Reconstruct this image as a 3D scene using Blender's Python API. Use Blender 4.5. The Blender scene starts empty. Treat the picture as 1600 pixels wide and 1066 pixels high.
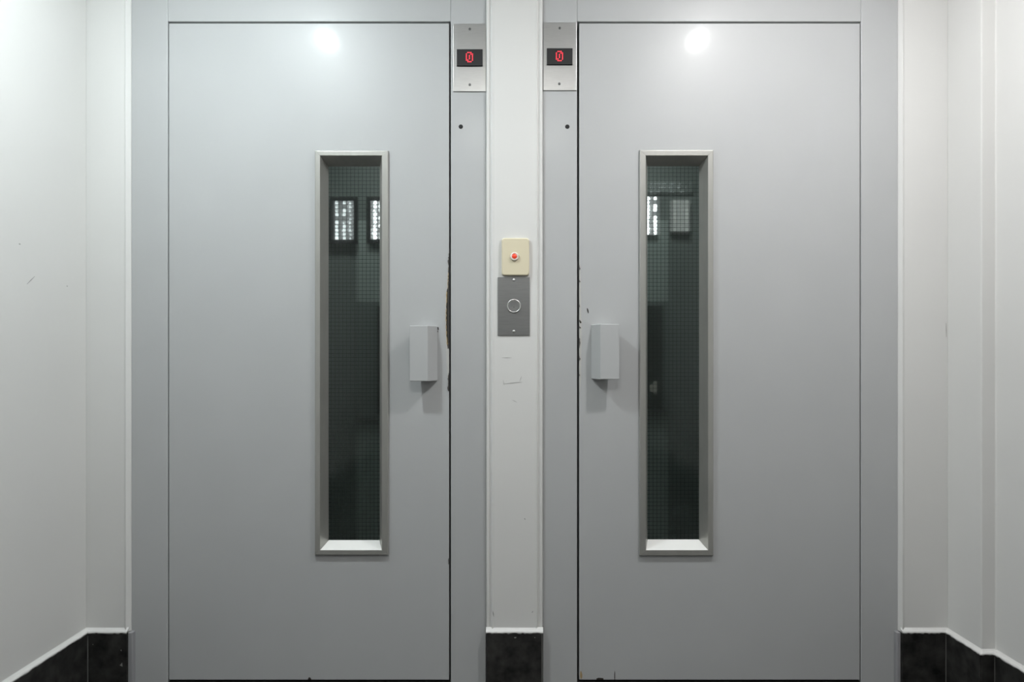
import bpy, bmesh, math, random
from mathutils import Vector

# ------------------------------------------------------------------ camera, world, exposure
D = 2.0            # distance from the camera to the plane of the lift doors (m)
S = 514.0          # pixels per metre on that plane (1600 x 1066 frame)
CX, CY = 800.0, 558.0   # vanishing point
H = 0.994          # camera height
scene = bpy.context.scene
C = scene.collection
cam_d = bpy.data.cameras.new('camera')
cam = bpy.data.objects.new('camera', cam_d); C.objects.link(cam)
cam.location = (0, -D, H); cam.rotation_euler = (math.pi / 2, 0, 0)
cam_d.sensor_width = 36.0; cam_d.lens = S * D / 1600 * 36.0
cam_d.shift_y = (CY - 533.0) / 1600.0
cam_d.clip_start = 0.02
scene.camera = cam
w = bpy.data.worlds.new('world'); scene.world = w; w.use_nodes = True
w.node_tree.nodes['Background'].inputs[0].default_value = (0.8, 0.85, 0.9, 1)
w.node_tree.nodes['Background'].inputs[1].default_value = 0.05
vs = scene.view_settings
vs.view_transform = 'Standard'; vs.look = 'None'; vs.gamma = 1.0; vs.use_curve_mapping = False
vs.exposure = -0.04
SPOT = 1150.0        # emission of the two downlights over the doors
HALL_FILL = 14.5         # emission of the ceiling fill light added near the camera
LAMP = (0.76, -0.70, 2.29)
CEIL = 2.31

def U(px, py, y=0.0):
    k = (D + y) / D / S
    return Vector(((px - CX) * k, y, H - (py - CY) * k))
def X(px, y=0.0): return U(px, 0, y).x
def Z(py, y=0.0): return U(0, py, y).z

# ------------------------------------------------------------------ materials
def mat(name, col, rough=0.5, metal=0.0, spec=0.5, bump=None, bumps=0.1, bdist=0.002, var=0.0, vscale=6.0,
        vcol=None, emit=None, es=0.0, stretch=None, rvar=0.0, coat=None):
    m = bpy.data.materials.new(name); m.use_nodes = True
    nt = m.node_tree; p = nt.nodes['Principled BSDF']
    p.inputs['Base Color'].default_value = (*col, 1); p.inputs['Roughness'].default_value = rough
    p.inputs['Metallic'].default_value = metal; p.inputs['Specular IOR Level'].default_value = spec
    tc = nt.nodes.new('ShaderNodeNewGeometry')
    mp = nt.nodes.new('ShaderNodeMapping'); nt.links.new(tc.outputs['Position'], mp.inputs['Vector'])
    if coat: p.inputs['Coat Weight'].default_value, p.inputs['Coat Roughness'].default_value = coat
    if stretch: mp.inputs['Scale'].default_value = stretch
    if var > 0:
        n = nt.nodes.new('ShaderNodeTexNoise'); n.inputs['Scale'].default_value = vscale; n.inputs['Detail'].default_value = 6
        nt.links.new(mp.outputs[0], n.inputs['Vector'])
        r = nt.nodes.new('ShaderNodeValToRGB'); r.color_ramp.elements[0].position = 0.5 - 0.22; r.color_ramp.elements[1].position = 0.5 + 0.25
        c2 = vcol or tuple(c * (1 - var) for c in col)
        r.color_ramp.elements[0].color = (*c2, 1); r.color_ramp.elements[1].color = (*col, 1)
        nt.links.new(n.outputs['Fac'], r.inputs['Fac']); nt.links.new(r.outputs['Color'], p.inputs['Base Color'])
        if rvar:
            mr = nt.nodes.new('ShaderNodeMapRange'); mr.inputs['To Min'].default_value = rough - rvar; mr.inputs['To Max'].default_value = rough + rvar
            nt.links.new(n.outputs['Fac'], mr.inputs['Value']); nt.links.new(mr.outputs[0], p.inputs['Roughness'])
    if bump:
        last = None
        for sc, st, di in bump:
            n = nt.nodes.new('ShaderNodeTexNoise'); n.inputs['Scale'].default_value = sc; n.inputs['Detail'].default_value = 3
            nt.links.new(mp.outputs[0], n.inputs['Vector'])
            b = nt.nodes.new('ShaderNodeBump'); b.inputs['Strength'].default_value = st; b.inputs['Distance'].default_value = di
            nt.links.new(n.outputs['Fac'], b.inputs['Height'])
            if last: nt.links.new(last.outputs[0], b.inputs['Normal'])
            last = b
        nt.links.new(last.outputs[0], p.inputs['Normal'])
    if emit:
        p.inputs['Emission Color'].default_value = (*emit, 1); p.inputs['Emission Strength'].default_value = es
    return m

M = {}
M['paint'] = mat('grey_enamel', (0.435, 0.443, 0.446), 0.40, spec=0.26, coat=(0.09, 0.10), var=0.035, vscale=5, bump=[(4.5, 0.25, 0.004), (420, 0.10, 0.0006)], rvar=0.03)
M['plaster'] = mat('white_plaster', (0.65, 0.648, 0.634), 0.55, var=0.03, vscale=3, bump=[(6, 0.25, 0.006), (60, 0.08, 0.001)])
M['slate'] = mat('black_slate', (0.040, 0.039, 0.037), 0.6, spec=0.3, var=0.6, vscale=26, vcol=(0.003, 0.003, 0.003), bump=[(40, 0.35, 0.002)])
M['grout'] = mat('grey_grout', (0.20, 0.20, 0.19), 0.8, bump=[(150, 0.3, 0.001)])
M['greyedge'] = mat('grey_painted_edge', (0.30, 0.30, 0.31), 0.5)
M['steel'] = mat('brushed_steel', (0.55, 0.55, 0.54), 0.33, metal=1.0, var=0.12, vscale=8, stretch=(4, 4, 90), bump=[(12, 0.05, 0.0006)])
M['dsteel'] = mat('dull_steel', (0.34, 0.343, 0.338), 0.42, metal=0.9, var=0.12, vscale=8, stretch=(4, 4, 90))
M['chrome'] = mat('chrome', (0.70, 0.70, 0.69), 0.30, metal=1.0)
M['screw'] = mat('dark_screw', (0.22, 0.22, 0.22), 0.35, metal=1.0)
M['alu'] = mat('aluminium', (0.43, 0.427, 0.40), 0.40, metal=0.6, var=0.10, vscale=10, stretch=(5, 5, 1.2))
M['sillwhite'] = mat('white_painted_sill', (0.78, 0.78, 0.76), 0.4)
M['beige'] = mat('beige_plastic', (0.66, 0.60, 0.44), 0.4)
M['white_plastic'] = mat('white_plastic', (0.78, 0.72, 0.66), 0.35)
M['red'] = mat('red_lens', (0.75, 0.06, 0.03), 0.25, emit=(1.0, 0.10, 0.04), es=0.25)
M['screen'] = mat('black_screen', (0.010, 0.010, 0.011), 0.35)
M['led'] = mat('red_led', (0.6, 0.01, 0.02), 0.4, emit=(1.0, 0.035, 0.06), es=2.2)
M['black'] = mat('black_hole', (0.004, 0.004, 0.004), 0.7)
M['dark'] = mat('dark_gap', (0.035, 0.036, 0.035), 0.7)
M['rust'] = mat('bare_dark_steel', (0.035, 0.028, 0.020), 0.6, var=0.6, vscale=200)
M['ochre'] = mat('ochre_primer', (0.42, 0.30, 0.14), 0.6, var=0.3, vscale=150)
M['oldpaint'] = mat('old_cream_paint', (0.465, 0.462, 0.44), 0.4)
M['scuff'] = mat('scuff', (0.30, 0.30, 0.29), 0.7)
M['floor'] = mat('dark_stone_floor', (0.055, 0.053, 0.05), 0.35, var=0.5, vscale=9)
M['ceiling'] = mat('white_ceiling', (0.78, 0.78, 0.77), 0.7)
M['car'] = mat('green_grey_laminate', (0.25, 0.275, 0.265), 0.45)
M['carlight'] = mat('pale_green_laminate', (0.46, 0.505, 0.485), 0.4)
M['cardark'] = mat('dark_panel', (0.10, 0.11, 0.105), 0.4)
M['carframe'] = mat('black_frame', (0.015, 0.016, 0.017), 0.5)
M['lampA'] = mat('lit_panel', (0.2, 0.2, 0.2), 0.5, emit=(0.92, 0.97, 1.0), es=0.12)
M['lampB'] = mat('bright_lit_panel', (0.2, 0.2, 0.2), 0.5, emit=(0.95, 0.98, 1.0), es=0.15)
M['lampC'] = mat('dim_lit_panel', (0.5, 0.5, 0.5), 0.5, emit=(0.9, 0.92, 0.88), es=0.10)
M['cellA'] = mat('glass_glint', (0.8, 0.8, 0.8), 0.4, emit=(0.93, 0.97, 1.0), es=1.7)  # emissive dots imitating glints in the pressed glass
M['cellB'] = mat('bright_glass_glint', (0.8, 0.8, 0.8), 0.4, emit=(0.95, 0.98, 1.0), es=6.0)
M['cellC'] = mat('dim_glass_glint', (0.6, 0.6, 0.58), 0.4, emit=(0.9, 0.92, 0.88), es=0.22)
M['carfill'] = mat('car_fill_light', (0.8, 0.8, 0.8), 0.5, emit=(0.92, 1.0, 0.97), es=12.0)
M['wire'] = mat('grid_line', (0.03, 0.04, 0.038), 0.6)
M['spotL'] = mat('cool_lamp_disc', (0.9, 0.9, 0.9), 0.5, emit=(0.90, 0.985, 1.0), es=SPOT)
M['spotR'] = mat('white_lamp_disc', (0.9, 0.9, 0.9), 0.5, emit=(1.0, 0.99, 0.99), es=SPOT * 0.92)
M['hallfill'] = mat('hall_fill_diffuser', (0.9, 0.9, 0.9), 0.5, emit=(1.0, 0.995, 0.97), es=HALL_FILL)
g = bpy.data.materials.new('cathedral_glass'); g.use_nodes = True
p = g.node_tree.nodes['Principled BSDF']
p.inputs['Base Color'].default_value = (0.76, 0.82, 0.80, 1); p.inputs['Roughness'].default_value = 0.06
p.inputs['Transmission Weight'].default_value = 1.0; p.inputs['IOR'].default_value = 1.45
M['glass'] = g

# ------------------------------------------------------------------ helpers
def obj(name, bm, m, parent=None, bevel=0.0, smooth=False, seg=2, origin=None):
    bmesh.ops.recalc_face_normals(bm, faces=bm.faces)
    me = bpy.data.meshes.new(name); bm.to_mesh(me); bm.free()
    me.materials.append(M[m] if isinstance(m, str) else m)
    if smooth:
        for f in me.polygons: f.use_smooth = True
    o = bpy.data.objects.new(name, me); C.objects.link(o)
    if bevel:
        b = o.modifiers.new('bevel', 'BEVEL'); b.width = bevel; b.segments = seg; b.limit_method = 'ANGLE'; b.angle_limit = math.radians(30)
    if parent is not None: o.parent = parent
    return o
def tag(o, label, cat, group=None, kind=None):
    o['label'] = label; o['category'] = cat
    if group: o['group'] = group
    if kind: o['kind'] = kind
    return o
def empty(name):
    o = bpy.data.objects.new(name, None); C.objects.link(o); o.empty_display_size = 0.05
    return o
def box(bm, x0, x1, y0, y1, z0, z1):
    vs_ = [bm.verts.new((x, y, z)) for x in (x0, x1) for y in (y0, y1) for z in (z0, z1)]
    for q in ((0, 1, 3, 2), (4, 6, 7, 5), (0, 4, 5, 1), (2, 3, 7, 6), (0, 2, 6, 4), (1, 5, 7, 3)):
        bm.faces.new([vs_[i] for i in q])
    return bm
def B(*a): return box(bmesh.new(), *a)
def pbox(px0, px1, py0, py1, y0, y1):
    """box whose front face (at y0) covers the pixel rectangle"""
    return B(X(px0, y0), X(px1, y0), y0, y1, Z(py1, y0), Z(py0, y0))
def prism(bm, pts, a, b, axis='z'):
    """extrude polygon: axis z -> pts (x,y); axis x -> pts (y,z); axis y -> pts (x,z)"""
    def mk(p, t):
        return {'z': (p[0], p[1], t), 'x': (t, p[0], p[1]), 'y': (p[0], t, p[1])}[axis]
    lo = [bm.verts.new(mk(p, a)) for p in pts]; hi = [bm.verts.new(mk(p, b)) for p in pts]
    n = len(pts)
    bm.faces.new(lo); bm.faces.new(hi)
    for i in range(n): bm.faces.new((lo[i], lo[(i + 1) % n], hi[(i + 1) % n], hi[i]))
    return bm
def lathe(bm, c, prof, n=32, axis='y'):
    """profile of (radius, offset along axis) revolved about an axis through c; offset -> -y (towards viewer) or -z"""
    rings = []
    for r, t in prof:
        ring = []
        for i in range(n):
            a = 2 * math.pi * i / n
            if axis == 'y': ring.append(bm.verts.new((c[0] + r * math.cos(a), c[1] - t, c[2] + r * math.sin(a))))
            else: ring.append(bm.verts.new((c[0] + r * math.cos(a), c[1] + r * math.sin(a), c[2] - t)))
        rings.append(ring)
    for a, b in zip(rings[:-1], rings[1:]):
        for i in range(n): bm.faces.new((a[i], a[(i + 1) % n], b[(i + 1) % n], b[i]))
    bm.faces.new(rings[0]); bm.faces.new(rings[-1])
    return bm
def plate_hole(bm, x0, x1, z0, z1, hx0, hx1, hz0, hz1, y0, y1):
    """slab with a rectangular through hole"""
    o = [(x0, z0), (x1, z0), (x1, z1), (x0, z1)]; h = [(hx0, hz0), (hx1, hz0), (hx1, hz1), (hx0, hz1)]
    V = {}
    for y in (y0, y1):
        V[y] = ([bm.verts.new((a, y, b)) for a, b in o], [bm.verts.new((a, y, b)) for a, b in h])
    for i in range(4):
        j = (i + 1) % 4
        for y in (y0, y1):
            bm.faces.new((V[y][0][i], V[y][0][j], V[y][1][j], V[y][1][i]))
        for k in (0, 1):
            bm.faces.new((V[y0][k][i], V[y0][k][j], V[y1][k][j], V[y1][k][i]))
    return bm

# ------------------------------------------------------------------ room shell
YW = -0.012     # plaster face
YT = -0.022     # slate skirting face
XL = X(135, YW); XR = X(1480, YW)
YS = -D * (1 - (1480 - CX) / (1538 - CX))        # where the right pier ends
XR2 = (1556 - CX) / S * (D + YS) / D
YB = -5.6
ZT = Z(990, YT)          # top of slate
ZLED = Z(983, YW)        # top of the plaster ledge
ZF = Z(-22)              # top of the steel frames

fl = obj('floor', B(XL - 0.3, XR2 + 0.3, YB, 0.16, -0.1, 0.0), 'floor')
tag(fl, 'dark stone floor of the lift lobby', 'floor', kind='structure')
cl = obj('ceiling', B(XL - 0.3, XR2 + 0.3, YB, 0.2, CEIL, CEIL + 0.08), 'ceiling')
tag(cl, 'plain white ceiling of the lift lobby', 'ceiling', kind='structure')

# facing wall: three plaster strips between and beside the lift frames, and the band over the frames
bm = bmesh.new()
yb = 0.12
prism(bm, [(XL - 0.12, yb), (XL - 0.12, YW), (X(194, YW), YW), (X(196.5, -0.014), -0.014), (X(204.8, -0.003), -0.003), (X(204.8, -0.003), yb)], ZT, ZF)
prism(bm, [(X(759.5), yb), (X(759.5), 0.0), (X(760.8, -0.009), -0.009), (X(764.2, -0.009), -0.009), (X(765.4, -0.0065), -0.0065), (X(766.6, -0.0065), -0.0065),
           (X(768.5, -0.013), -0.013), (X(772.0, YW), YW), (X(837, YW), YW), (X(839.0, -0.013), -0.013),
           (X(841.0, -0.0065), -0.0065), (X(842.4, -0.0065), -0.0065), (X(843.6, -0.009), -0.009), (X(847.0, -0.009), -0.009), (X(848.2), 0.0), (X(848.2), yb)], ZT, ZF)
prism(bm, [(X(1403.4, -0.003), yb), (X(1403.4, -0.003), -0.003), (X(1410.5, -0.014), -0.014), (X(1413, YW), YW), (XR2 + 0.12, YW), (XR2 + 0.12, yb)], ZT, ZF)
box(bm, XL - 0.12, XR2 + 0.12, YW, yb, ZF, CEIL)
wb = obj('wall_back', bm, 'plaster', bevel=0.0015)
tag(wb, 'white plaster wall strips around the two lift doors', 'wall', kind='structure')

# hand-trowelled plaster ledges running down to the slate skirting
lrnd = random.Random(9)
def ledge(bm, path, normals, closed_back=0.05):
    """path: (x, y) along the wall face; normals: outward (x, y) at every path point"""
    rows = []
    for k in range(len(path) - 1):
        a, b = Vector(path[k]), Vector(path[k + 1]); na, nb = Vector(normals[k]), Vector(normals[k + 1])
        n = max(2, int((b - a).length / 0.006)) if (b - a).length < 0.8 else 120
        for i in range(n + (k == len(path) - 2)):
            t = i / n; p = a.lerp(b, t); nn = na.lerp(nb, t)
            o = 0.0105 + lrnd.uniform(-0.0008, 0.0006); dz = lrnd.uniform(-0.0020, 0.0008); h = lrnd.uniform(-0.001, 0.001)
            prof = ((-closed_back, ZT + dz), (o, ZT + dz), (o * 0.93, ZT + 0.004 + dz * 0.5), (0.0045, ZT + 0.0085 + h), (0.0012, ZLED - 0.002), (0.0, ZLED + 0.004), (-0.004, ZLED + 0.004))
            rows.append([bm.verts.new((p.x + nn.x * d_, p.y + nn.y * d_, z_)) for d_, z_ in prof])
    for a, b in zip(rows[:-1], rows[1:]):
        for i in range(len(a) - 1): bm.faces.new((a[i], a[i + 1], b[i + 1], b[i]))
    return bm
bm = bmesh.new()
for a, b in ((XL, X(204.6)), (X(759.5), X(848.2)), (X(1403.6), XR)):
    ledge(bm, [(a, YW), (b, YW)], [(0, -1), (0, -1)])
led = obj('ledge', bm, 'plaster', wb, smooth=True)

# left side wall
bm = bmesh.new()
box(bm, XL - 0.12, XL, YB, YW + 0.0005, ZT, CEIL)
wl = obj('wall_left', bm, 'plaster', bevel=0.003)
tag(wl, 'white plaster side wall left of the lifts', 'wall', kind='structure')
# right side wall with its shallow pier beside the frame
bm = bmesh.new()
prism(bm, [(XR, YW + 0.0005), (XR, YS), (XR2, YS), (XR2, YB), (XR2 + 0.12, YB), (XR2 + 0.12, YW + 0.0005)], ZT, CEIL)
wr = obj('wall_right', bm, 'plaster', bevel=0.003)
tag(wr, 'white plaster side wall with shallow pier right of the lifts', 'wall', kind='structure')
obj('ledge', ledge(bmesh.new(), [(XL, YW - 0.001), (XL, -1.2), (XL, YB)], [(1, 0)] * 3), 'plaster', wl, smooth=True)
obj('ledge', ledge(bmesh.new(), [(XR, YW - 0.001), (XR, YS), (XR2, YS), (XR2, -1.2), (XR2, YB)], [(-1, 0), (-1, -1), (-1, -1), (-1, 0), (-1, 0)]), 'plaster', wr, smooth=True)
wf = obj('wall_front', B(XL - 0.3, XR2 + 0.3, YB - 0.1, YB, 0, CEIL), 'plaster')
tag(wf, 'white wall behind the photographer', 'wall', kind='structure')

# slate skirting, tile by tile on a grout bed
def skirting(name, label, bed, tiles):
    b = obj(name, bed, 'grout'); tag(b, label, 'skirting', kind='structure')
    for t in tiles:
        obj('tile', t, 'slate', b, bevel=0.0012)
    return b
gt = 0.010
bed = B(XL - 0.05, X(198.5, YT), YT + 0.006, 0.1, 0, ZT)
box(bed, XL - 0.05, XL + gt - 0.004, YB, YT + 0.006, 0, ZT)
tiles = [B(XL + gt + 0.0022, X(198.2, YT), YT, 0.09, 0.0, ZT - 0.001)]
y = YT - 0.001
while y > YB + 0.3:
    tiles.append(B(XL - 0.04, XL + gt, y - 0.298, y, 0.0, ZT - 0.001)); y -= 0.3015
sk = skirting('baseboard_left', 'black slate skirting below the left side wall', bed, tiles)
obj('grey_edge', B(X(198.2, YT), X(205.0, YT), -0.016, 0.09, 0.0, ZT - 0.0005), 'greyedge', sk, bevel=0.002)
bed = B(X(760.5, YT + 0.004), X(847.5, YT + 0.004), YT + 0.004, 0.1, 0, ZT)
skirting('baseboard_center', 'black slate skirting under the white pier between the doors', bed, [B(X(760, YT), X(846.2, YT), YT, 0.09, 0.0, ZT - 0.001)])
bed = B(X(1409, YT + 0.006), XR + 0.05, YT + 0.006, 0.1, 0, ZT)
box(bed, XR - gt + 0.004, XR + 0.1, YS - gt + 0.005, YT + 0.006, 0, ZT)
box(bed, XR2 - gt + 0.004, XR2 + 0.1, YB, YS - gt + 0.005, 0, ZT)
tiles = [B(X(1409.5, YT), XR - gt - 0.0018, YT, 0.09, 0.0, ZT - 0.001),
         B(XR - gt, XR + 0.03, YS - gt + 0.0022, YT - 0.001, 0.0, ZT - 0.001),
         B(XR - gt + 0.004, XR2 - gt - 0.002, YS - gt, YS + 0.03, 0.0, ZT - 0.001)]
y = YS - gt - 0.0005
while y > YB + 0.3:
    tiles.append(B(XR2 - gt, XR2 + 0.03, y - 0.298, y, 0.0, ZT - 0.001)); y -= 0.3015
sk = skirting('baseboard_right', 'black slate skirting below the right side wall and its pier', bed, tiles)
obj('grey_edge', B(X(1403.2, YT), X(1409.5, YT), -0.016, 0.09, 0.0, ZT - 0.0005), 'greyedge', sk, bevel=0.002)

def tile_chip(parent, pts, y):
    q = [U(a, b, y) for a, b in pts]
    obj('chip', prism(bmesh.new(), [(v.x, v.z) for v in q], y - 0.0003, y + 0.0005, 'y'), 'grout', parent)
bl, bc, br = (bpy.data.objects[n] for n in ('baseboard_left', 'baseboard_center', 'baseboard_right'))
tile_chip(bl, ((187, 1040), (191, 1035.5), (191.5, 1042)), YT); tile_chip(bl, ((188.5, 1016), (190, 1015), (189.5, 1018)), YT)
tile_chip(bl, ((144, 1007), (146, 1006.6), (145.6, 1008.3)), YT)
tile_chip(bc, ((803, 996), (807, 995.6), (806, 997.6), (804, 997.6)), YT); tile_chip(bc, ((834.6, 996), (836.4, 996), (836, 997.6)), YT)
tile_chip(br, ((1478.6, 1009), (1480, 1006.5), (1481.0, 1008), (1480, 1012)), YT - 0.0004); tile_chip(br, ((1480, 1017), (1481.4, 1016.4), (1481, 1018.6)), YT - 0.0004)

# ------------------------------------------------------------------ lift frames
def lift_frame(name, label, jl, jr, keyhole, kside):
    """jl, jr: pixel x pairs of the two jambs"""
    e = empty(name); tag(e, label, 'door frame', kind='structure')
    zt = ZF - 0.001
    a = obj('jamb', B(X(jl[0]), X(jl[1]), 0.0, 0.10, 0.0, zt), 'paint', e, bevel=0.0022)
    b = obj('jamb', B(X(jr[0]), X(jr[1]), 0.0, 0.10, 0.0, zt), 'paint', e, bevel=0.0022)
    obj('header', B(X(jl[1]) + 0.0003, X(jr[0]) - 0.0003, 0.0005, 0.10, Z(33.6), zt), 'paint', e, bevel=0.0018)
    # door stop behind the leaf, closing the gap
    bm = bmesh.new()
    plate_hole(bm, X(jl[1]) + 0.0005, X(jr[0]) - 0.0005, 0.001, Z(33.6) - 0.0005, X(jl[1]) + 0.03, X(jr[0]) - 0.03, 0.03, Z(33.6) - 0.03, 0.052, 0.098)
    obj('door_stop', bm, 'dark', e)
    obj('sill', B(X(jl[1]) + 0.0005, X(jr[0]) - 0.0005, 0.004, 0.05, 0.0, 0.004), 'dark', e)
    c = U(*keyhole)
    k = obj('keyhole', lathe(bmesh.new(), (c.x, 0.004, c.z), [(0.0066, 0.0), (0.0066, 0.0044), (0.0060, 0.0048), (0.0052, 0.0042)], 24), 'black', b if kside else a, smooth=False)
    return e
lift_frame('trim_1', 'grey steel frame around the left lift door', (205.0, 262.0), (704.3, 759.4), (720, 198), 1)
lift_frame('trim_2', 'grey steel frame around the right lift door', (848.2, 901.8), (1345.6, 1403.2), (886.5, 198), 0)

# ------------------------------------------------------------------ lift doors
rnd = random.Random(4)
def chip_mesh(pts_l, pts_r, y):
    """thin flake between two edges given as pixel lists"""
    pts = [U(a, b) for a, b in pts_l] + [U(a, b) for a, b in reversed(pts_r)]
    return prism(bmesh.new(), [(q.x, q.z) for q in pts], y, y + 0.0004, 'y')
def ribbon(edge, sign, prof, jit):
    """worn ribbon along a vertical edge at pixel x = edge; prof = [(y, width)]"""
    L, R = [], []
    for (ya, wa), (yb_, wb_) in zip(prof[:-1], prof[1:]):
        n = max(1, int((yb_ - ya) / 2.2))
        for i in range(n):
            t = i / n; wd = wa + (wb_ - wa) * t
            wd = max(0.35, wd + rnd.uniform(-jit, jit))
            L.append((edge - sign * wd, ya + (yb_ - ya) * t)); R.append((edge, ya + (yb_ - ya) * t))
    return L, R

def lift_door(name, label, x0, x1, O, I, Bk, handle, flip):
    yf = 0.001
    d = empty(name); tag(d, label, 'lift door', kind='structure')
    zt, zb = Z(36.2), Z(1063)
    Hh = (O[0] + 5, O[1] - 5, O[2] + 4, O[3] - 4)
    bm = bmesh.new()
    plate_hole(bm, X(x0), X(x1), zb, zt, X(Hh[0]), X(Hh[1]), Z(Hh[3]), Z(Hh[2]), yf, 0.046)
    leaf = obj('leaf', bm, 'paint', d, bevel=0.0014)
    # mitred, splayed aluminium window frame
    p_, q_ = -0.008, 0.037
    def sec(cx, cz):   # cx, cz in {0,1}: left/right, top/bottom
        ox, oz = O[cx], O[2 + cz]; ix, iz = I[cx], I[2 + cz]; bx_, bz = Bk[cx], Bk[2 + cz]
        hx, hz = X(Hh[cx]), Z(Hh[2 + cz])
        sx = 0.0002 if cx == 0 else -0.0002; sz = -0.0002 if cz == 0 else 0.0002
        O2 = U(ox, oz, p_); I2 = U(ix, iz, p_); B2 = U(bx_, bz, q_)
        ch = 0.0022 if cx == 0 else -0.0022; cv = -0.0022 if cz == 0 else 0.0022
        return [(O2.x, yf, O2.z), (O2.x, p_ + 0.003, O2.z), (O2.x + ch, p_, O2.z + cv), (I2.x, p_, I2.z), (B2.x, q_, B2.z), (hx + sx, q_, hz + sz), (hx + sx, yf, hz + sz)]
    for nm, a, b in (('window_rail', (0, 0), (1, 0)), ('window_rail', (0, 1), (1, 1)), ('window_stile', (0, 0), (0, 1)), ('window_stile', (1, 0), (1, 1))):
        bm = bmesh.new()
        A = [bm.verts.new(v) for v in sec(*a)]; Bv = [bm.verts.new(v) for v in sec(*b)]
        n = len(A)
        for i in range(n): bm.faces.new((A[i], A[(i + 1) % n], Bv[(i + 1) % n], Bv[i]))
        bm.faces.new(A); bm.faces.new(Bv)
        obj(nm, bm, 'alu', d, bevel=0.0006)
    # white painted strip lying on the bottom splay
    q0 = U(Bk[0] + 0.4, Bk[3], q_ - 0.0005); q1 = U(Bk[1] - 0.4, Bk[3], q_ - 0.0005); q2 = U(I[1] - 0.4, I[3], p_ + 0.001); q3 = U(I[0] + 0.4, I[3], p_ + 0.001)
    bm = bmesh.new(); up = Vector((0, -0.0003, 0.0008))
    lo_ = [bm.verts.new(v) for v in (q0, q1, q2, q3)]; hi_ = [bm.verts.new(v + up) for v in (q0, q1, q2, q3)]
    bm.faces.new(lo_); bm.faces.new(hi_)
    for i in range(4): bm.faces.new((lo_[i], lo_[(i + 1) % 4], hi_[(i + 1) % 4], hi_[i]))
    obj('sill_strip', bm, 'sillwhite', d)
    # pressed-grid glass pane: pillowed cells on its face
    g0 = U(Bk[0] - 3, Bk[3] + 3, q_); g1 = U(Bk[1] + 3, Bk[2] - 3, q_)
    y0 = q_ + 0.0006; cell = 6.15 / S * (D + q_) / D
    nx = max(1, round((g1.x - g0.x) / cell)); nz = round((g1.z - g0.z) / cell); sub = 5
    bm = bmesh.new(); NX, NZ = nx * sub, nz * sub
    grid = []
    for j in range(NZ + 1):
        row = []
        for i in range(NX + 1):
            u = (i % sub) / sub; v = (j % sub) / sub
            hgt = 0.00005 * (math.sin(math.pi * u) * math.sin(math.pi * v)) ** 0.7 if 0 < u and 0 < v else 0.0
            row.append(bm.verts.new((g0.x + (g1.x - g0.x) * i / NX, y0 + 0.0006 - hgt, g0.z + (g1.z - g0.z) * j / NZ)))
        grid.append(row)
    for j in range(NZ):
        for i in range(NX): bm.faces.new((grid[j][i], grid[j][i + 1], grid[j + 1][i + 1], grid[j + 1][i]))
    yk = y0 + 0.005
    ck = [bm.verts.new((x, yk, z)) for x, z in ((g0.x, g0.z), (g1.x, g0.z), (g1.x, g1.z), (g0.x, g1.z))]
    bm.faces.new(ck)
    bm.faces.new([grid[0][i] for i in range(NX + 1)] + [ck[1], ck[0]])
    bm.faces.new([grid[NZ][i] for i in range(NX, -1, -1)] + [ck[3], ck[2]])
    bm.faces.new([grid[j][NX] for j in range(NZ + 1)] + [ck[2], ck[1]])
    bm.faces.new([grid[j][0] for j in range(NZ, -1, -1)] + [ck[0], ck[3]])
    gl = obj('glass_pane', bm, 'glass', d, smooth=False)
    for f in gl.data.polygons: f.use_smooth = f.index < NX * NZ
    # grid lines pressed into the back of the pane
    bm = bmesh.new(); t = 0.00050; yw0, yw1 = yk + 0.0002, yk + 0.0008
    for i in range(nx + 1):
        xx = g0.x + (g1.x - g0.x) * i / nx; box(bm, xx - t, xx + t, yw0, yw1, g0.z, g1.z)
    for j in range(nz + 1):
        zz = g0.z + (g1.z - g0.z) * j / nz; box(bm, g0.x, g1.x, yw0 + 0.0001, yw1 + 0.0001, zz - t, zz + t)
    wg = obj('wire_grid', bm, 'wire', gl); wg['kind'] = 'stuff'
    # folded sheet pull handle
    hy = -0.048
    (fa, fb, fc), (t0, t1) = handle      # far front edge, ridge, foot at the door; top, bottom
    dirn = 1 if fc > fa else -1
    pl = [(X(fa, hy), hy), (X(fb, hy), hy), (X(fc, yf), yf), (X(fa) + dirn * 0.034, yf)]
    obj('handle', prism(bmesh.new(), pl, Z(t1, hy), Z(t0, hy), 'z'), 'paint', d, bevel=0.0016)
    return d

d1 = lift_door('door_1', 'grey enamelled left lift door, window beside its right-hand handle', 263.6, 701.6,
               (491.5, 606.5, 235, 868), (500, 596.7, 243, 860), (513.6, 593.3, 260.5, 844.5), ((640.0, 668.4, 683.8), (508.7, 596.0)), False)
d2 = lift_door('door_2', 'grey enamelled right lift door, window beside its left-hand handle', 905.0, 1343.8,
               (999.5, 1115, 234, 869), (1009, 1106.5, 243, 860), (1011.5, 1092, 260, 843.5), ((967.8, 938.0, 923.8), (506.5, 593.0)), True)

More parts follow.
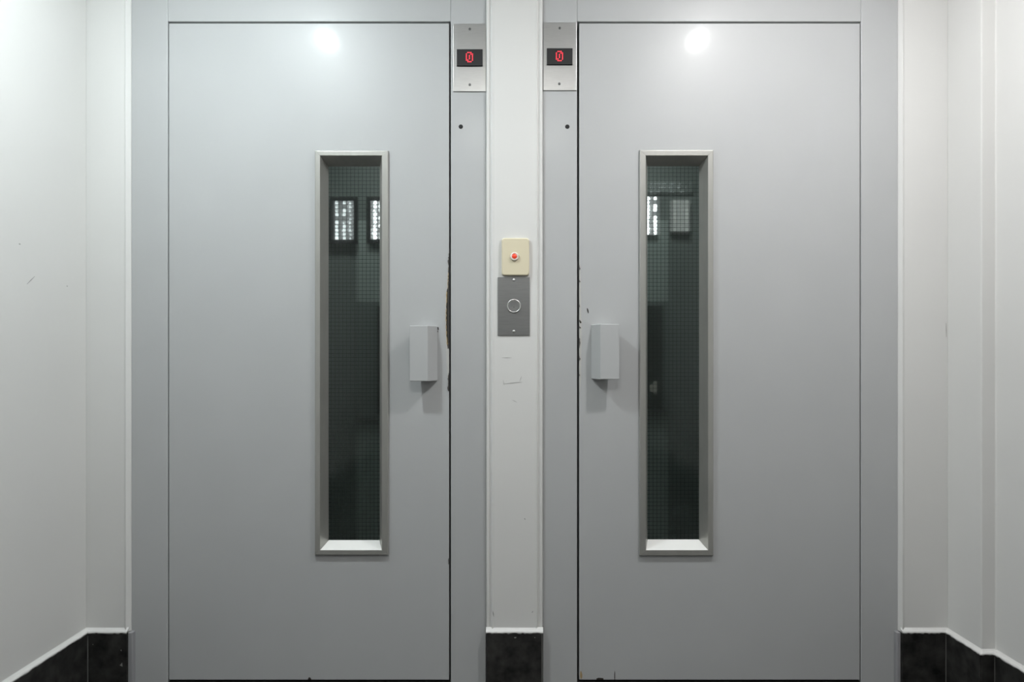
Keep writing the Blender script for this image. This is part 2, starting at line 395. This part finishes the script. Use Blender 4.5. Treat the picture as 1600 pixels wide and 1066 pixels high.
# worn paint on the closing edges
yc = 0.0005
def chip(door, m, L, R, y): obj('paint_chip', chip_mesh(L, R, y), m, door)
chip(d1, 'oldpaint', *ribbon(701.5, 1, [(392, 1), (440, 3), (470, 6), (540, 5), (580, 3), (615, 1)], 0.5), yc + 0.0004)
chip(d1, 'ochre', *ribbon(701.5, 1, [(398, 0.4), (425, 1.6), (452, 2.4), (456, 4.2), (500, 5.0), (522, 4.4), (540, 3.0), (546, 0.8)], 0.4), yc)
chip(d1, 'rust', *ribbon(701.5, 1, [(396, 0.3), (405, 1.2), (412, 2.0), (416, 1.0), (450, 1.3), (453, 3.6), (460, 2.4), (466, 3.0), (475, 4.0), (505, 4.2), (525, 3.4), (532, 2.0), (545, 2.4), (548, 0.5)], 0.6), yc - 0.0004)
chip(d1, 'rust', *ribbon(701.5, 1, [(583, 0.4), (590, 1.8), (602, 1.5), (606, 2.4), (614, 0.5)], 0.5), yc - 0.0004)
chip(d1, 'rust', *ribbon(701.5, 1, [(872, 0.3), (875, 1.4), (882, 1.0), (884, 0.3)], 0.2), yc - 0.0004)
chip(d2, 'oldpaint', *ribbon(905.2, -1, [(405, 1), (470, 3), (520, 4), (590, 3), (615, 1)], 0.5), yc + 0.0004)
for a, b, wd in ((415, 424, 1.2), (438, 444, 2.4), (476, 484, 1.3), (500, 506, 3.4), (510, 516, 2.8), (528, 546, 1.8), (556, 566, 1.4), (585, 590, 1.0)):
    chip(d2, 'rust', *ribbon(905.2, -1, [(a, 0.3), ((a + b) / 2, wd), (b, 0.3)], 0.5), yc - 0.0004)
for dd, m, px, py, wd, ht, ln in ((d2, 'rust', 918.5, 485.5, 1.2, 4.5, 0.9), (d2, 'rust', 907.0, 503.5, 1.8, 2.2, 0.4), (d1, 'rust', 684.5, 513.5, 1.1, 3.2, 0.3), (d1, 'rust', 684.0, 518, 0.8, 1.6, 0.2),
                                  (d1, 'rust', 483.5, 1062.2, 3.0, 3.6, 0.0), (d2, 'rust', 938, 1062.0, 7.0, 3.2, 0.0), (d2, 'rust', 960.5, 1057, 0.8, 9.0, 0.0), (d2, 'ochre', 908, 1055, 2.0, 7.0, 0.0)):
    pts = []
    for i in range(9):
        a = 2 * math.pi * i / 9; r = rnd.uniform(0.7, 1.0)
        pts.append((px + math.cos(a) * wd * r + ln * math.sin(a), min(1062.8, py + math.sin(a) * ht * r)))
    q = [U(a, b) for a, b in pts]
    obj('paint_chip', prism(bmesh.new(), [(v.x, v.z) for v in q], yc - 0.0002, yc + 0.0006, 'y'), m, dd)

# ------------------------------------------------------------------ floor indicators
ROWS = ('.###.', '#..##', '#.#.#', '#.#.#', '#.#.#', '##..#', '.###.')
def indicator(label, plate, screen, screws, digit):
    e = empty('floor_indicator'); tag(e, label, 'floor indicator', 'floor indicators beside the lift doors')
    e.location = (0, 0, 0)
    obj('face_plate', pbox(*plate, -0.0032, -0.0001), 'steel', e, bevel=0.0008)
    for sx, sz in screws:
        c = U(sx, sz, -0.0032)
        s = obj('screw', lathe(bmesh.new(), (c.x, -0.0030, c.z), [(0.0042, 0), (0.0042, 0.0006), (0.0032, 0.0013), (0.0014, 0.0016)], 16), 'screw', e)
        obj('slot', B(c.x - 0.0006, c.x + 0.0006, -0.0049, -0.0045, c.z - 0.0030, c.z + 0.0030), 'black', s)
    sc = obj('screen', pbox(*screen, -0.0085, -0.0031), 'screen', e, bevel=0.0006)
    bm = bmesh.new(); st = 2.38
    for j, r in enumerate(ROWS):
        for i, ch in enumerate(r):
            if ch == '#':
                c = U(digit[0] + (i - 2) * st, digit[1] + (j - 3) * st, -0.0085)
                lathe(bm, (c.x, -0.0084, c.z), [(0.00165, 0), (0.00155, 0.0005), (0.0008, 0.0008)], 10)
    dg = obj('digit', bm, 'led', sc); dg['label'] = 'glowing red dotted digit zero'; dg['kind'] = 'stuff'
    return e
indicator('steel floor indicator with red zero, right of the left lift door', (708.0, 759.3, 37.0, 143.0), (713.6, 754.2, 76.8, 102.6),
          ((734.0, 45.5), (734.0, 132.5)), (733.5, 89.3))
indicator('steel floor indicator with red zero, left of the right lift door', (848.9, 900.9, 35.0, 141.3), (854.3, 894.8, 75.2, 100.6),
          ((874.6, 44.0), (874.0, 131.0)), (874.2, 87.6))

# ------------------------------------------------------------------ call button plate and alarm push on the pier
e = empty('call_button_panel'); tag(e, 'grey steel call button plate on the white pier', 'call button')
obj('plate', pbox(777.6, 827.8, 433.0, 524.2, YW - 0.003, YW + 0.0001), 'dsteel', e, bevel=0.0006)
yp = YW - 0.003
for py in (437.5, 518.0):
    c = U(803.0, py, yp)
    obj('screw', lathe(bmesh.new(), (c.x, yp + 0.0002, c.z), [(0.0044, 0), (0.0042, 0.0012), (0.0030, 0.0022), (0.0010, 0.0026)], 16), 'chrome', e, smooth=True)
c = U(803.0, 478.3, yp)
rg = bmesh.new()
N = 40
prof = [(0.0208, 0.0), (0.0208, 0.0022), (0.0196, 0.0034), (0.0178, 0.0034), (0.0172, 0.0020), (0.0172, 0.0)]
rings = []
for r, t in prof:
    rings.append([rg.verts.new((c.x + r * math.cos(2 * math.pi * i / N), yp + 0.0001 - t, c.z + r * math.sin(2 * math.pi * i / N))) for i in range(N)])
for k in range(len(prof)):
    a, b = rings[k], rings[(k + 1) % len(prof)]
    for i in range(N): rg.faces.new((a[i], a[(i + 1) % N], b[(i + 1) % N], b[i]))
obj('button_ring', rg, 'chrome', e, smooth=True)
bt = obj('button', lathe(bmesh.new(), (c.x, yp + 0.0001, c.z), [(0.0168, 0), (0.0168, 0.0014), (0.0150, 0.0020), (0.0060, 0.0016)], 36), 'dsteel', e)
obj('dot', lathe(bmesh.new(), (c.x, yp - 0.0013, c.z - 0.004), [(0.0012, 0), (0.0010, 0.0006)], 10), 'black', bt)

e = empty('alarm_button'); tag(e, 'beige plastic plate with a small red push button above the call button', 'push button')
def rrect(cx, cz, hw, hh, r, n=6):
    pts = []
    for k, (sx, sz) in enumerate(((1, 1), (-1, 1), (-1, -1), (1, -1))):
        for i in range(n + 1):
            a = math.pi / 2 * (k + i / n)
            pts.append((cx + sx * (hw - r) + r * math.cos(a), cz + sz * (hh - r) + r * math.sin(a)))
    return pts
c = U(805.4, 402.0, YW); hw = (826.8 - 784.0) / 2 / S; hh = (431.0 - 373.0) / 2 / S
bm = bmesh.new(); loops = []
for y_, k, r in ((YW + 0.0001, 1.0, 0.008), (YW - 0.006, 1.0, 0.008), (YW - 0.0095, 0.965, 0.0075), (YW - 0.0105, 0.93, 0.007)):
    loops.append([bm.verts.new((a, y_, b)) for a, b in rrect(c.x, c.z, hw * k, hh * k + (0 if k == 1 else 0.001), r)])
for a, b in zip(loops[:-1], loops[1:]):
    n = len(a)
    for i in range(n): bm.faces.new((a[i], a[(i + 1) % n], b[(i + 1) % n], b[i]))
bm.faces.new(loops[0]); bm.faces.new(loops[-1])
obj('plate', bm, 'beige', e, bevel=0.0005)
ya = YW - 0.0105; c = U(803.8, 401.0, ya)
obj('collar', lathe(bmesh.new(), (c.x, ya + 0.0002, c.z), [(0.0128, 0), (0.0126, 0.0045), (0.0114, 0.0062), (0.0080, 0.0058), (0.0074, 0.003)], 28), 'white_plastic', e, smooth=True)
obj('red_button', lathe(bmesh.new(), (c.x, ya - 0.002, c.z), [(0.0070, 0), (0.0068, 0.0046), (0.0052, 0.0064), (0.0024, 0.0072)], 28), 'red', e, smooth=True)

# ------------------------------------------------------------------ lift cars seen dimly through the glass
YK = 1.20
crnd = random.Random(11)
def car(label, x0, x1, panels, strip, ctrl, cop, plate, framed):
    e = empty('lift_car'); tag(e, label, 'lift car', 'lift cars behind the doors')
    y0 = 0.16
    obj('back_panel', B(x0, x1, YK, YK + 0.03, 0.0, 2.15), 'car', e)
    for a in (x0, x1): obj('side_panel', B(a - 0.012, a + 0.012, y0, YK - 0.001, 0.0, 2.15), 'car', e)
    obj('car_floor', B(x0 + 0.013, x1 - 0.013, y0, YK - 0.001, 0.0, 0.03), 'car', e)
    obj('car_roof', B(x0 + 0.013, x1 - 0.013, y0, YK - 0.001, 2.12, 2.15), 'car', e)
    obj('wall_strip', pbox(*strip, YK - 0.012, YK - 0.0005), 'carlight', e)
    for (a, b, c_, d_), m in panels:
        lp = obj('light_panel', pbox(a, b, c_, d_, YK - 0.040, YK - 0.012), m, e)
        bm = bmesh.new(); q0 = U(a, d_, YK - 0.04); q1 = U(b, c_, YK - 0.04); f = 0.018
        plate_hole(bm, q0.x - f, q1.x + f, q0.z - f, q1.z + f, q0.x + 0.0005, q1.x - 0.0005, q0.z + 0.0005, q1.z - 0.0005, YK - 0.046, YK - 0.0405)
        if framed: obj('panel_frame', bm, 'carframe', lp)
        else: bm.free()
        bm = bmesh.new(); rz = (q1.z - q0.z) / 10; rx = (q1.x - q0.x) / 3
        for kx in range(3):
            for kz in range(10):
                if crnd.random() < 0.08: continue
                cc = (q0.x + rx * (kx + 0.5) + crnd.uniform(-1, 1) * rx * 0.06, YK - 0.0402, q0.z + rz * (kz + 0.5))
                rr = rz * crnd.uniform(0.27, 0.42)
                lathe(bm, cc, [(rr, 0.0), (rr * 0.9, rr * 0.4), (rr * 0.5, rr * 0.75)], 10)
        obj('glass_glints', bm, m.replace('lamp', 'cell'), lp)['kind'] = 'stuff'  # glowing dots model the lens effect of the glass cells, not lamps
    obj('roof_fill_light', B((x0 + x1) / 2 - 0.12, (x0 + x1) / 2 + 0.12, YK - 0.72, YK - 0.42, 2.105, 2.1195), 'carfill', e)  # fill light added to brighten the car interior
    cp = obj('control_box', pbox(*ctrl, YK - 0.045, YK - 0.013), 'car', e, bevel=0.003)
    obj('button_panel', pbox(*cop, YK - 0.05, YK - 0.0455), 'cardark', cp)
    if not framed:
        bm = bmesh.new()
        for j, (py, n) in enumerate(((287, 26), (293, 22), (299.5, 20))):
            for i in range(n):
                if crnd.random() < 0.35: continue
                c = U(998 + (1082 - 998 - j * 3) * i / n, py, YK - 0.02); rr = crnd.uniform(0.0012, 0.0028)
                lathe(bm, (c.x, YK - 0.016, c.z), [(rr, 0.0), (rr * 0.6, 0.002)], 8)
        sg = obj('sparkle_backing', pbox(996, 1084, 283, 303, YK - 0.016, YK - 0.0005), 'car', e)  # plain backing added to carry the sparkle dots
        obj('sparkle_dots', bm, 'cellA', sg)['kind'] = 'stuff'  # glowing dots imitate sparkle in the glass
    if plate:
        c = U(plate[0], plate[1], YK - 0.05); pts = [(c.x + 0.014, c.z - 0.03), (c.x + 0.014, c.z + 0.03)]
        pts += [(c.x + 0.014 - 0.034 * math.sin(math.pi * i / 10), c.z + 0.03 * math.cos(math.pi * i / 10)) for i in range(1, 10)]
        obj('half_round_plate', prism(bmesh.new(), pts, YK - 0.056, YK - 0.0502, 'y'), 'white_plastic', cp)
    return e
car('dim green-grey lift car behind the left door glass', -1.16, -0.06, (((521, 553, 315, 376), 'lampA'), ((580, 612, 315, 374), 'lampB')),
    (557, 640, 345, 980), (556, 640, 470, 655), (588, 632, 478, 648), None, True)
car('dim green-grey lift car behind the right door glass', 0.06, 1.16, (((997, 1029, 308, 366), 'lampB'), ((1050, 1078, 312, 362), 'lampC')),
    (960, 1043, 345, 980), (960, 1044, 470, 645), (968, 1036, 478, 640), (1022, 606), False)

# ------------------------------------------------------------------ lamps
def downlight(label, sx, m):
    e = empty('downlight'); tag(e, label, 'ceiling lamp', 'downlights over the lift doors')
    c = (sx * LAMP[0], LAMP[1], CEIL)
    obj('trim_ring', lathe(bmesh.new(), (c[0], c[1], CEIL - 0.0002), [(0.078, 0.0), (0.078, 0.006), (0.070, 0.012), (0.062, 0.0125)], 40, 'z'), 'white_plastic', e)
    bm = lathe(bmesh.new(), (0, 0, CEIL - 0.0126), [(0.027, 0.0), (0.027, 0.004), (0.024, 0.006)], 40, 'z')
    for v in bm.verts: v.co.y *= 2.0; v.co += Vector((c[0], c[1], 0))
    obj('lens', bm, m, e)
downlight('cool white downlight in the ceiling over the left lift door', -1, 'spotL')
downlight('white downlight in the ceiling over the right lift door', 1, 'spotR')
e = empty('ceiling_fill_light'); tag(e, 'flat square ceiling fill light added just in front of the photographer', 'ceiling lamp')  # added out of view to supply ambient fill
obj('housing', B(-0.33, 0.33, -2.18, -1.52, CEIL - 0.03, CEIL - 0.0005), 'white_plastic', e, bevel=0.004)
obj('diffuser', B(-0.30, 0.30, -2.15, -1.55, CEIL - 0.036, CEIL - 0.0302), 'hallfill', e)

# ------------------------------------------------------------------ small scuffs on the plaster
def scuff_front(px, py, dx, dy, wd, y=YW):
    a = U(px, py, y); b = U(px + dx, py + dy, y); t = Vector((-(b - a).z, 0, (b - a).x)).normalized() * wd / S
    pts = [a - t * 0.3, (a + b) / 2 - t, b - t * 0.2, b + t * 0.2, (a + b) / 2 + t, a + t * 0.3]
    obj('scuff', prism(bmesh.new(), [(v.x, v.z) for v in pts], y - 0.0006, y + 0.001, 'y'), 'scuff', wb)
for s in ((784, 559, 16, 0, 0.35), (786, 594, 2, 8, 0.3), (786, 600, 30, -3, 0.35), (815, 588, -3, 8, 0.3), (819.3, 810, 1.6, 2.4, 0.9), (800, 625, 8, 4, 0.35), (770, 955, 1.5, 9, 0.8),
          (1478.0, 505, 0.6, 22, 0.4), (833, 955, -2, 3, 0.6)):
    scuff_front(*s)
def scuff_side(px, py, px2, py2, wd):
    def on(px_, py_):
        k = XL / ((px_ - CX) / S)          # depth factor where the ray meets the left wall
        return Vector((XL, D * k - D, H - (py_ - CY) / S * k))
    a, b = on(px, py), on(px2, py2); t = Vector((0, -(b - a).z, (b - a).y)).normalized() * wd / S
    pts = [a - t * 0.3, (a + b) / 2 - t, b - t * 0.2, b + t * 0.2, (a + b) / 2 + t, a + t * 0.3]
    obj('scuff', prism(bmesh.new(), [(v.y, v.z) for v in pts], XL - 0.001, XL + 0.0006, 'x'), 'scuff', wl)
scuff_side(42, 444, 54, 432, 0.6); scuff_side(29.5, 381, 32, 382, 0.9); scuff_side(104, 447, 106, 447.5, 0.6)
